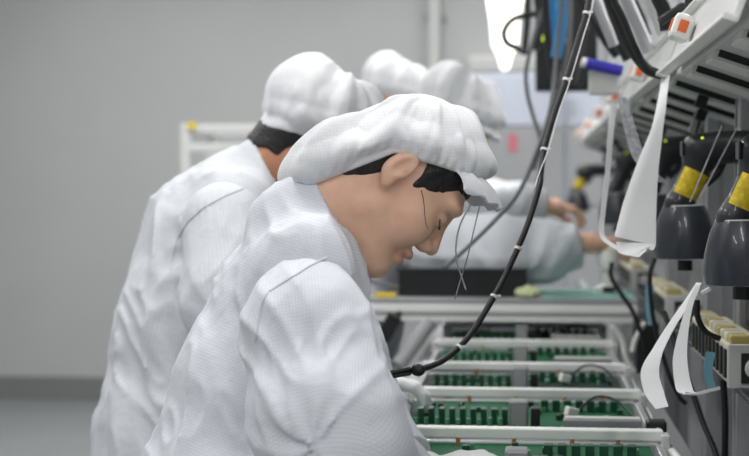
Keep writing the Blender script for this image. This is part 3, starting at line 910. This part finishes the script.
# ------------------------------------------------------------------ the rack on the right
XP = .365
r = empty('rack', (XP, 3.6, 0), 'aluminium profile rack along the right side of the conveyor', 'rack')
for k, y in enumerate((1.62, 2.48, 2.92, 3.72, 4.7, 5.7, 6.9)):
    p = MB().box((XP, y, 1.0), (.055, .055, 2.0), bev=.003).build('post', M_ALU, r)
    MB().box((XP, y - .0285, 1.0), (.009, .002, 1.98)).build('groove', M_GREYP, p)
    MB().box((XP - .0285, y, 1.0), (.002, .009, 1.98)).build('groove', M_GREYP, p)
MB().box((XP, 4.25, 2.02), (.055, 5.5, .05), bev=.003).build('top_beam', M_ALU, r)
MB().box((.10, 4.25, 2.02), (.045, 5.5, .045), bev=.003).build('cable_beam', M_ALU, r)
for y in (1.7, 3.7, 5.7, 6.9): MB().box((.23, y, 2.02), (.22, .045, .045), bev=.003).build('beam_bracket', M_ALU, r)
MB().box((.475, 4.3, .82), (.012, 5.4, 1.5)).build('back_panel', M_GREYP, r)
sh = MB().box((.352, 4.1, 1.066), (.12, 5.0, .008), bev=.002).build('shelf', M_DARK, r)
# inclined overhead units
TILT = 19
RT = rotY(TILT)
def tl(x, y, z): return V((.222, y, 1.522)) + RT @ V((x, 0, z))
uy = [1.60, 2.40, 3.20, 4.00, 4.80, 5.60]
ul = ['nearest overhead power unit, cut by the top right corner', 'second overhead power unit with orange sticker above the hanging paper strips', 'third overhead power unit with orange sticker',
      'fourth overhead power unit, half hidden by cables', 'fifth overhead power unit, small and blurred', 'farthest overhead power unit, small and blurred']
for k, y in enumerate(uy):
    yc = y + .39
    r = empty('power_unit', tl(.2, yc, 0), ul[k], 'power unit', 'sloping power units over the rack')
    MB().box(tl(.20, yc, .045), (.38, .76, .07), RT, bev=.004).build('housing', M_LGREY, r)
    fp = MB().box(tl(-.005, yc, .045), (.008, .74, .088), RT, bev=.002).build('front_panel', M_CLEAR, r)
    MB().box(tl(-.012, yc, .003), (.016, .76, .008), RT, bev=.002).build('lower_lip', M_WHITEP, r)
    MB().box(tl(-.012, yc, .088), (.016, .76, .008), RT, bev=.002).build('upper_lip', M_WHITEP, r)
    for j in range(3):
        MB().box(tl(.20, y + .10 + j * .25, .006), (.36, .005, .010), RT).build('slot', M_BLACK, r)
        MB().box(tl(.20, y + .15 + j * .25, .004), (.37, .075, .014), RT, bev=.002).build('bottom_bar', M_WHITEP, r)
        for i, xx in enumerate((.07, .17)):
            s = MB().box(tl(xx + .03 * j, y + .115 + j * .25, -.010), (.018, .020, .020), RT, bev=.002).build('socket', M_BLACK, r)
            if i != j % 2: MB().cyl(tl(xx + .03 * j, y + .115 + j * .25, -.018), tl(xx + .002 + .03 * j, y + .115 + j * .25, -.045), .003, seg=8).build('plug_lead', M_CABLE, s)
    kn = MB().box(tl(-.026, y + .50, .040), (.028, .050, .036), RT, bev=.007).build('holder', M_WHITEP, r)
    MB().box(tl(-.026, y + .474, .040), (.012, .003, .016), RT).build('orange_sticker', M_ORANGE, kn)
    MB().box(tl(-.0405, y + .498, .040), (.003, .014, .016), RT).build('orange_sticker', M_ORANGE, kn)
    MB().box(tl(.10, yc, -.02) + V((.0, 0, 0)), (.02, .02, .05), RT).build('hanger', M_ALU, r)
    for j in (.1, .66):
        MB().box(tl(.15, y + j, .12) , (.03, .03, .10), bev=.002).build('mounting_bracket', M_ALU, r)

# lower socket modules
def module(y, label):
    t = empty('socket_module', (.31, y + .25, 1.072), label, 'socket module', 'cream socket modules along the rack shelf')
    MB().box((.312, y + .24, 1.100), (.060, .48, .056), bev=.003).build('housing', M_CREAM, t)
    f = MB().box((.312, y - .003, 1.100), (.066, .008, .062), bev=.002).build('end_plate', M_LGREY, t)
    MB().box((.316, y - .0085, 1.098), (.038, .004, .042)).build('fan_opening', M_BLACK, f)
    MB().lathe((.316, y - .010, 1.098), (0, -1, 0), [(.014, 0), (.015, .004), (.010, .006), (.010, .004), (.006, .004), (.006, .009), (.001, .010)], 18).build('round_socket', M_LGREY, f, smooth=True)
    for k in range(10):
        MB().box((.300, y + .035 + k * .045, 1.134), (.028, .026, .013), bev=.003).build('terminal', M_CREAM if k % 3 else M_OLIVE, t)
        MB().box((.2805, y + .035 + k * .045, 1.10), (.004, .02, .04)).build('vent', M_BLACK, t)
    return t
module(2.13, 'nearest cream socket module, beside the two looping paper strips')
module(3.08, 'cream socket module below the yellow-labelled scanner in its holder')
module(4.10, 'third cream socket module, near the bench end')
module(5.1, 'farthest cream socket module on the rack shelf')
r = empty('adapter', (.37, 2.3, 1.13), 'black ridged power adapter behind the nearest cream socket module', 'adapter')
MB().box((.378, 2.32, 1.155), (.056, .30, .055), bev=.006).build('body', M_BLACK, r)
for k in range(5): MB().box((.349, 2.2 + k * .05, 1.155), (.004, .03, .03)).build('ridge', M_DARK, r)
MB().cyl((.378, 2.12, 1.15), (.378, 2.165, 1.15), .008, seg=10).build('strain_relief', M_CABLE, r)
MB().box((.378, 2.32, 1.098), (.05, .2, .055)).build('stand', M_GREYP, r)

# ------------------------------------------------------------------ scanners in their holders (local frame: x right, y away, z up)
def scanner_parts(root, S=1.0):
    g = G((-.16, -.06, -.145), (.16, .06, .07), .0028)
    d = g.ell((.045, 0, .012), (.084, .034, .023))
    d = smin(d, g.cone((-.012, 0, .010), (.10, 0, .016), .019, .021), .02)
    d = smax(d, -(g.P[0] + .034), .006)
    d = smin(d, g.cone((-.004, 0, -.004), (-.040, 0, -.080), .022, .0205), .022)
    d = smin(d, g.cone((-.040, 0, -.080), (-.046, 0, -.128), .0205, .021), .015)
    v, q = nets(g, d)
    body = link('body', mesh_from('body', [(v, q)]), M_DARK, root, True)
    MB().box((-.0355, 0, .010), (.004, .034, .024), bev=.003).build('window', M_BLACK, root, True)
    MB().tube([(.030, 0, -.010), (.020, 0, -.030), (.002, 0, -.046)], .007, 8).build('trigger', M_BLACK, root, True, smooth=True)
    # label wrapped on the near side of the handle
    mb = MB(); rings = []
    a0, a1 = V((-.0145, 0, -.026)), V((-.0391, 0, -.078)); ax = (a1 - a0).normalized(); sd = V((0, 1, 0)).cross(ax)
    for i in range(13):
        th = R_(-70 + 125 * i / 12)
        n = V((0, -1, 0)) * math.cos(th) + sd * math.sin(th)
        rings.append([a0 + n * .0238, a1 + n * .0220, a1 + n * .0206, a0 + n * .0224])
    mb.ring(rings).build('yellow_label', M_YELLOW, root, True, smooth=True)
    MB().sphere((-.006, -.022, .026), .0028, 8).build('indicator_light', M_LIME, root, True)
def holder_parts(root):
    prof_o = [(.050, 0), (.053, .016), (.051, .040), (.043, .068), (.035, .084)]
    prof_i = [(.032, .084), (.038, .068), (.044, .040), (.044, .012), (.005, .010)]
    MB().lathe((0, 0, 0), (-.03, 0, 1), prof_o + prof_i, 32, 0.85).build('cup', M_CUP, root, True, smooth=True)
    mb = MB(); ax = V((-.03, 0, 1)).normalized(); u = ax.orthogonal().normalized(); w = ax.cross(u)
    mb.tube([ax * .0845 + (u * .85 * math.cos(t) + w * math.sin(t)) * .0335 for t in (2 * math.pi * k / 30 for k in range(31))], .0013, 6, 0).build('rim', M_LGREY, root, True, smooth=True)
    MB().box((.066, .0, .030), (.036, .03, .012), bev=.002).build('bracket', M_GREYP, root, True)
    MB().cyl((.0, .0, -.004), (.0, .0, -.02), .012, seg=12).build('cable_gland', M_CABLE, root, True)

hp_ = at(685, 258, 2.42)
hold = empty('scanner_holder', hp_, 'slate holder cup with pale rim gripping the upright black scanner, left of the nearest one', 'holder', 'scanner holders on the rack')
holder_parts(hold)
scn = empty('scanner', hp_ + V((.030, 0, .166)), 'black hand scanner with bright yellow label, standing in the cup above the paper strip', 'scanner', 'hand scanners in their holders')
scanner_parts(scn)
def place(px, py, d, l1, l2, lab=True):
    p = at(px, py, d)
    a = copy_tree(hold); a.location = p; a['label'] = l1
    b = copy_tree(scn)
    if not lab:
        for ch in list(b.children):
            if ch.name.startswith('yellow_label'): bpy.data.objects.remove(ch)
    b.location = p + V((.030, 0, .166)); b['label'] = l2
    return a, b
place(742, 284, 1.98, 'big slate holder cup at the right edge, nearest to the viewer', 'nearest black hand scanner at the right edge, only its yellow label and handle in view')
place(652, 236, 3.05, 'slate holder cup half hidden behind the wide paper strip', 'black hand scanner behind the wide paper strip, small lime light on it', False)
place(617, 224, 4.1, 'dark holder cup left of the thin paper strip', 'blurred black hand scanner left of the hanging paper strips', False)
place(578, 212, 6.4, 'tiny far holder cup near the far worker\'s hand', 'tiny far black hand scanner above the bare hands')

# ------------------------------------------------------------------ cables, strips and small things
def pts(d, *pp):
    out = []
    n = len(pp)
    for i, p in enumerate(pp):
        dd = p[2] if len(p) > 2 else (d if not isinstance(d, tuple) else d[0] + (d[1] - d[0]) * i / (n - 1))
        out.append(at(p[0], p[1], dd))
    return out

# the main black cable that hangs down to the plug by the woman's sleeve
P = pts((2.30, 2.0), (594, -60), (589, 0), (578, 40), (566, 80), (553, 118), (544, 150), (541, 172), (539, 188), (527, 226), (508, 270), (492, 300), (470, 335), (448, 357), (428, 367), (405, 372))
top = V((.10, P[0].y, 2.0))
r = empty('cable', P[-1], 'thick black cable with white ties curving down to a plug beside the woman\'s sleeve', 'cable')
MB().tube([top, (top + P[0]) / 2] + P, .0043, 10).build('cord', M_CABLE, r, smooth=True)
MB().tube([top + V((.005, -.004, 0)), (top + P[0]) / 2 + V((.006, -.005, 0))] + [p + V((.007, -.006, .002)) for p in P[:6]] + [P[6] + V((-.002, -.007, 0)), P[7] + V((-.006, -.006, .001))], .0009, 6).build('white_string', M_TIE, r, smooth=True)
for a, b in ((587, 12), (566, 80), (544, 150), (516, 250), (494, 297), (459, 348)):
    best = min(range(len(P) - 1), key=lambda i: (P[i] - at(a, b, 2.15)).length)
    SPp = smooth_pts(P, 10)
    d_, i_ = min(((p - CAM).normalized().cross((at(a, b, 2.1) - CAM).normalized()).length, i) for i, p in enumerate(SPp))
    p = SPp[i_]; t = (SPp[min(i_ + 1, len(SPp) - 1)] - SPp[i_ - 1]).normalized()
    MB().cyl(p - t * .002, p + t * .0018, .0056, seg=12).build('cable_tie', M_TIE, r)
    MB().box(p + V((.007, -.004, .002)), (.006, .003, .003)).build('cable_tie', M_TIE, r)
kn = at(418, 370, 2.0); e0 = at(410, 371, 2.0); e1 = at(383, 376, 1.985)
MB().sphere(kn, .0085, 14, (1.2, 1, 1)).build('knot', M_CABLE, r, smooth=True)
MB().cyl(e0 + V((0, 0, .003)), e1 + V((0, 0, .002)), .0032, seg=10).build('lead', M_CABLE, r)
MB().cyl(e0 - V((0, 0, .003)), e1 - V((0, 0, .0025)), .0030, seg=10).build('lead', M_CABLE, r)
MB().cyl(at(388, 375, 1.985), e1, .0058, seg=12).build('plug', M_BLACK, r)
MB().cyl(at(391, 374.6, 1.985), at(389.5, 375, 1.985), .0066, seg=12).build('cable_tie', M_TIE, r)

def cable(p, rad, m, label, cat='cable', name='cable', hang=None, group=None):
    if hang is not None:
        t = V((hang, p[0].y, 2.0)); p = [t, (t + p[0]) / 2] + p
    return tag(MB().tube(p, rad, 8).build(name, m, smooth=True), label, cat, group)

cable(pts((2.15, 2.02), (476, 188), (470, 205), (460, 225), (456, 245), (457, 262), (462, 278), (466, 290)), .0012, M_GCABLE, 'thin dark cord hanging down past the woman\'s forehead', 'cord', 'thin_cord')
cable(pts((2.15, 2.05), (482, 196), (475, 225), (468, 255), (460, 282), (455, 299)), .0009, M_GCABLE, 'hair-thin pale cord crossing in front of the black box', 'cord', 'thin_cord')
cable(pts((3.1, 2.9), (556, 60), (550, 110), (537, 150), (520, 190), (500, 215), (470, 245), (444, 268)), .0045, M_GCABLE, 'grey blurred cable running down behind the thick black cable to the black box', hang=.10)
cable(pts((3.4, 3.6), (568, 60), (556, 100), (546, 130), (541, 170), (535, 200)), .006, M_GCABLE, 'grey cable just left of the thick black cable at cap height', hang=.10)
cable(pts((3.6, 3.6), (528, 60), (527, 90), (533, 115), (540, 140), (534, 170)), .005, M_GCABLE, 'bluish grey cable bowing left in front of the pale cabinet', hang=.10)
cable(pts(3.66, (340, 268), (360, 276), (378, 284), (399, 287)), .004, M_GCABLE, 'grey lead entering the left end of the black box under the chin')
# loop against the lamp
cable(pts(3.9, (600, 19), (580, 14), (550, 13), (528, 15), (512, 20), (504, 32), (507, 43), (517, 48), (524, 52)), .0075, M_CABLE, 'black cable looping in front of the glaring lamp', 'cable')
# dark bundle of cables and hoses
bund = [((545, -20), (548, 40), (556, 90), .010), ((538, -20), (540, 20), (535, 50), .011), ((580, -20), (575, 40), (562, 90), .014), ((574, -20), (568, 50), (556, 105), .010),
        ((600, -20), (592, 30), (578, 85), .013), ((530, -20), (527, 25), (524, 55), .009)]
wher = ['right of the pale lamp glare', 'close beside the glaring lamp', 'thickest, behind the tied cable', 'behind the tied cable, slimmer', 'right of the tied cable', 'touching the glaring lamp']
for i, (a, b, c, rad) in enumerate(bund):
    cable(pts(3.5 + .12 * i, a, b, c), rad, M_CABLE, 'dark hose of the hanging bundle, ' + wher[i], 'hose', 'hose', hang=.10, group='dark hoses hanging from the beam')
for i, (a, b, c) in enumerate((((563, -20), (562, 20), (556, 58)), ((553, -20), (553, 30), (549, 50)))):
    cable(pts(3.45 + .2 * i, a, b, c), .013 if i == 0 else .009, M_BLUE, ('wide' if i == 0 else 'narrow') + ' blue air hose in the hanging bundle', 'hose', 'air_hose', hang=.10)
dk = at(566, 66, 4.2)
r = empty('control_box', dk, 'dark control box with small round buttons behind the hanging cables', 'control box')
MB().box(dk + V((0, 0, .03)), (.17, .10, .20), bev=.006).build('body', M_BLACK, r)
for i, (a, b, m) in enumerate(((546, 36, M_LIME), (562, 38, M_LGREY), (556, 54, M_LGREY))):
    q = at(a, b, 4.1); MB().cyl((q.x, dk.y - .05, q.z), (q.x, dk.y - .062, q.z), .012, seg=12).build('button', m, r)
MB().cyl(dk + V((0, 0, .12)), V((.10 if False else dk.x, dk.y, 2.0)), .008, seg=8).build('stem', M_ALU, r)

# slanting struts and thick cables above the overhead units
for i, (a, b, d, w, m, lb) in enumerate((((592, -10), (614, 46), 2.75, .020, M_ALU, 'slim aluminium strut slanting behind the blue-violet bar'), ((618, -20), (650, 52), 2.65, .024, M_ALU, 'aluminium strut slanting down to the second power unit'),
                                         ((640, -20), (662, 34), 2.5, .016, M_LGREY, 'pale strut slanting down beside the orange sticker'))):
    p, q = at(*a, d), at(*b, d); t = V((p.x - (q.x - p.x) * 1.4, p.y, p.z + (p.z - q.z) * 1.4))
    t.z = min(t.z, 2.0)
    tag(MB().cyl(t, q, w * .5, seg=10).build('strut', m), lb, 'strut')
for i, (pp, d, rad, lb) in enumerate(((((604, -20), (618, 20), (632, 50), (646, 68), (657, 74)), 2.45, .0085, 'thick black cable running down into the second power unit'),
                                      (((609, -20), (624, 20), (637, 52), (648, 70), (664, 77)), 2.40, .006, 'black cable alongside the thick one into the second power unit'),
                                      (((655, -20), (664, 10), (668, 30)), 2.35, .012, 'thick black cable at the top, left of the nearest orange sticker'),
                                      (((575, -20), (600, 30), (618, 56)), 3.1, .011, 'black cable slanting down past the blue-violet bar'),
                                      (((588, -20), (612, 26), (628, 60)), 2.9, .010, 'black cable slanting down between two struts'),
                                      (((626, -20), (640, 14), (648, 36)), 2.9, .008, 'slim black cable between the pale struts'),
                                      (((690, -6), (680, 8), (668, 16), (660, 22)), 2.3, .007, 'short black cable bending at the top beside the nearest unit'))):
    q = pts(d, *pp); 
    cable(q, rad, M_CABLE, lb, hang=min(.36, q[0].x - .02))
v0, v1 = at(586, 63, 3.0), at(622, 71, 3.0)
r = empty('barcode_wand', (v0 + v1) / 2, 'blue-violet bar with white tip among the overhead cables', 'bar')
MB().cyl(v0, v1, .011, seg=14).build('bar', M_PURPLE, r, smooth=True)
MB().cyl(v0 - (v1 - v0) * .12, v0, .010, seg=14).build('white_tip', M_WHITEP, r, smooth=True)
MB().box((v0 + v1) / 2 - V((0, -.015, .03)), (.06, .02, .05), bev=.003).build('mount', M_LGREY, r)

# paper strips (label liner)
ST = FWD.cross(UPV) * -1
def strip(name, p, w, side, m, label, th=.0006):
    return tag(MB().ribbon(p, w, side, th).build(name, m), label, 'paper strip')
strip('paper_strip', pts((2.40, 2.20), (667, 62), (663, 95), (657, 130), (648, 165), (640, 205), (635, 241)), [.012, .013, .018, .033, .050, .062], RGT + FWD * .1, M_PAPER, 'wide white paper strip hanging from the overhead unit, broad at its lower end')
strip('paper_strip', pts(2.20, (635, 243), (634, 249, 2.19), (643, 252, 2.17), (652, 246, 2.2)), [.060, .045, .03, .012], RGT + UPV * .25, M_PAPER, 'white curled paper end under the wide strip')
strip('paper_strip', pts((2.48, 2.34), (614, 104), (611, 130), (608, 170), (604, 205), (602, 234), (612, 245), (626, 252)), [.011, .010, .009, .008, .008, .012, .012], RGT + FWD * .4, M_PAPER, 'thin white paper strip hanging left of the wide one')
strip('paper_strip', pts(2.36, (622, 98), (629, 125), (637, 152), (650, 172), (668, 184)), [.014, .018, .020, .014, .004], RGT - UPV * .2, M_PAPERG, 'grey printed paper strip curving behind the wide white strip')
strip('paper_strip', pts((2.06, 1.94), (699, 283), (688, 301), (672, 325), (658, 350), (650, 372), (654, 392), (662, 408)), [.008, .010, .011, .015, .024, .026, .018], [RGT + UPV * .5] * 4 + [RGT] * 3, M_PAPER, 'printed white paper strip sweeping down to the left from the nearest holder')
strip('paper_strip', pts((2.05, 1.93), (698, 286), (690, 305), (684, 330), (680, 360), (684, 388), (690, 394)), [.006, .008, .012, .019, .022, .018], RGT, M_PAPER, 'white paper strip hanging straight down below the nearest holder')
strip('paper_strip', pts((1.93, 1.95), (685, 393), (695, 394), (708, 391), (720, 388)), [.004, .004, .004, .004], UPV, M_PAPER, 'narrow white paper end turned right under the straight strip')
sv = at(706, 291, 2.04); tag(MB().box(sv, (.014, .004, .006), rotY(-30), bev=.001).build('metal_clip', M_ALUW), 'shiny clip holding the two lower paper strips', 'clip')

# cables down the right side
cable(pts(2.7, (655, 258), (650, 275), (651, 300), (654, 322), (660, 346), (668, 372), (678, 395), (686, 404)), .0042, M_CABLE, 'black cable from the middle holder down past the sky-blue tape')
cable(pts((2.45, 2.3), (664, 312), (676, 345), (690, 385), (704, 425), (717, 458), (722, 500)), .0045, M_CABLE, 'black cable slanting down to the right in front of the posts')
cable(pts(2.1, (697, 300), (698, 318), (706, 332), (720, 339)), .0042, M_CABLE, 'short black cable curving onto the nearest cream module')
cable(pts(2.25, (723, 380), (725, 410), (725, 450), (724, 520)), .005, M_CABLE, 'black cable hanging vertically below the nearest cream module')
cable(pts(3.2, (612, 262), (611, 276), (620, 292), (632, 310), (640, 330), (646, 352)), .005, M_CABLE, 'black cable looping down beside the bench right end')
cable(pts((2.3, 2.3), (663, 430), (664, 445), (672, 458), (676, 480)), .004, M_CABLE, 'black lead at the right end of the nearest carrier')
tp_ = pts(2.95, (650, 285), (649, 305), (651, 325)); tag(MB().ribbon(tp_, [.016, .014, .010], RGT, .001).build('blue_tape', M_SKYB), 'sky-blue tape strip hanging below the middle cream module', 'tape')
tp_ = pts(2.1, (711, 352), (708, 372), (712, 388)); tag(MB().ribbon(tp_, [.012, .012, .010], RGT, .001).build('blue_tape', M_SKYB), 'sky-blue tape strip beside the nearest cream module', 'tape')
# lines over the scanner
for i, (a, b) in enumerate((((722, 126), (690, 202)), ((738, 126), (700, 198)))):
    p, q = at(*a, 2.33), at(*b, 2.36)
    tag(MB().tube([p, (p + q) / 2, q], .0011, 6).build('pale_string', M_LGREY), ('left' if i == 0 else 'right') + ' of two pale strings slanting across the yellow-labelled scanner', 'string')

# dark equipment beyond the carriers' right end
c = at(632, 350, 3.32)
r = empty('junction_box', (c.x + .0, c.y, ZB), 'black junction box with white leads beside the carriers, below the bench end', 'junction box')
MB().box((.262, c.y, c.z - .01), (.05, .12, .15), bev=.005).build('body', M_BLACK, r)
MB().tube(pts(3.22, (612, 326), (622, 340), (626, 358), (634, 372)), .006, 8).build('white_lead', M_WHITEP, r, smooth=True)
MB().tube(pts(3.22, (645, 322), (636, 338), (632, 352)), .005, 8).build('white_lead', M_WHITEP, r, smooth=True)
# slanting guide rail at the right of the nearest carriers
p, q = at(656, 430, 2.28), at(690, 476, 2.02)
r = empty('guide_rail', q, 'shiny slanting guide rail at the right end of the nearest carrier', 'rail')
MB().cyl(p, q, .007, seg=10).build('rail', M_ALUW, r, smooth=True)
MB().box(p, (.03, .03, .03), bev=.003).build('rail_block', M_BLACK, r)
# wires by the woman's hand
cable(pts(2.1, (388, 427), (400, 429), (412, 434), (420, 444), (424, 458)), .0028, M_CABLE, 'short black wire by the woman\'s white glove')
tag(MB().box(at(386, 426, 2.2), (.012, .02, .016), bev=.002).build('end_clip', M_MBLOCK), 'small grey clip at the left end of the nearest white rail', 'clip')

# ------------------------------------------------------------------ world and view
w = bpy.data.worlds.new('world'); SC.world = w; w.use_nodes = True
w.node_tree.nodes['Background'].inputs['Color'].default_value = (.8, .85, .9, 1)
w.node_tree.nodes['Background'].inputs['Strength'].default_value = .3
SC.view_settings.view_transform = 'Standard'
SC.view_settings.look = 'None'
SC.view_settings.gamma = 1
SC.view_settings.use_curve_mapping = False
SC.view_settings.exposure = 0.0
SC.cycles.use_denoising = True
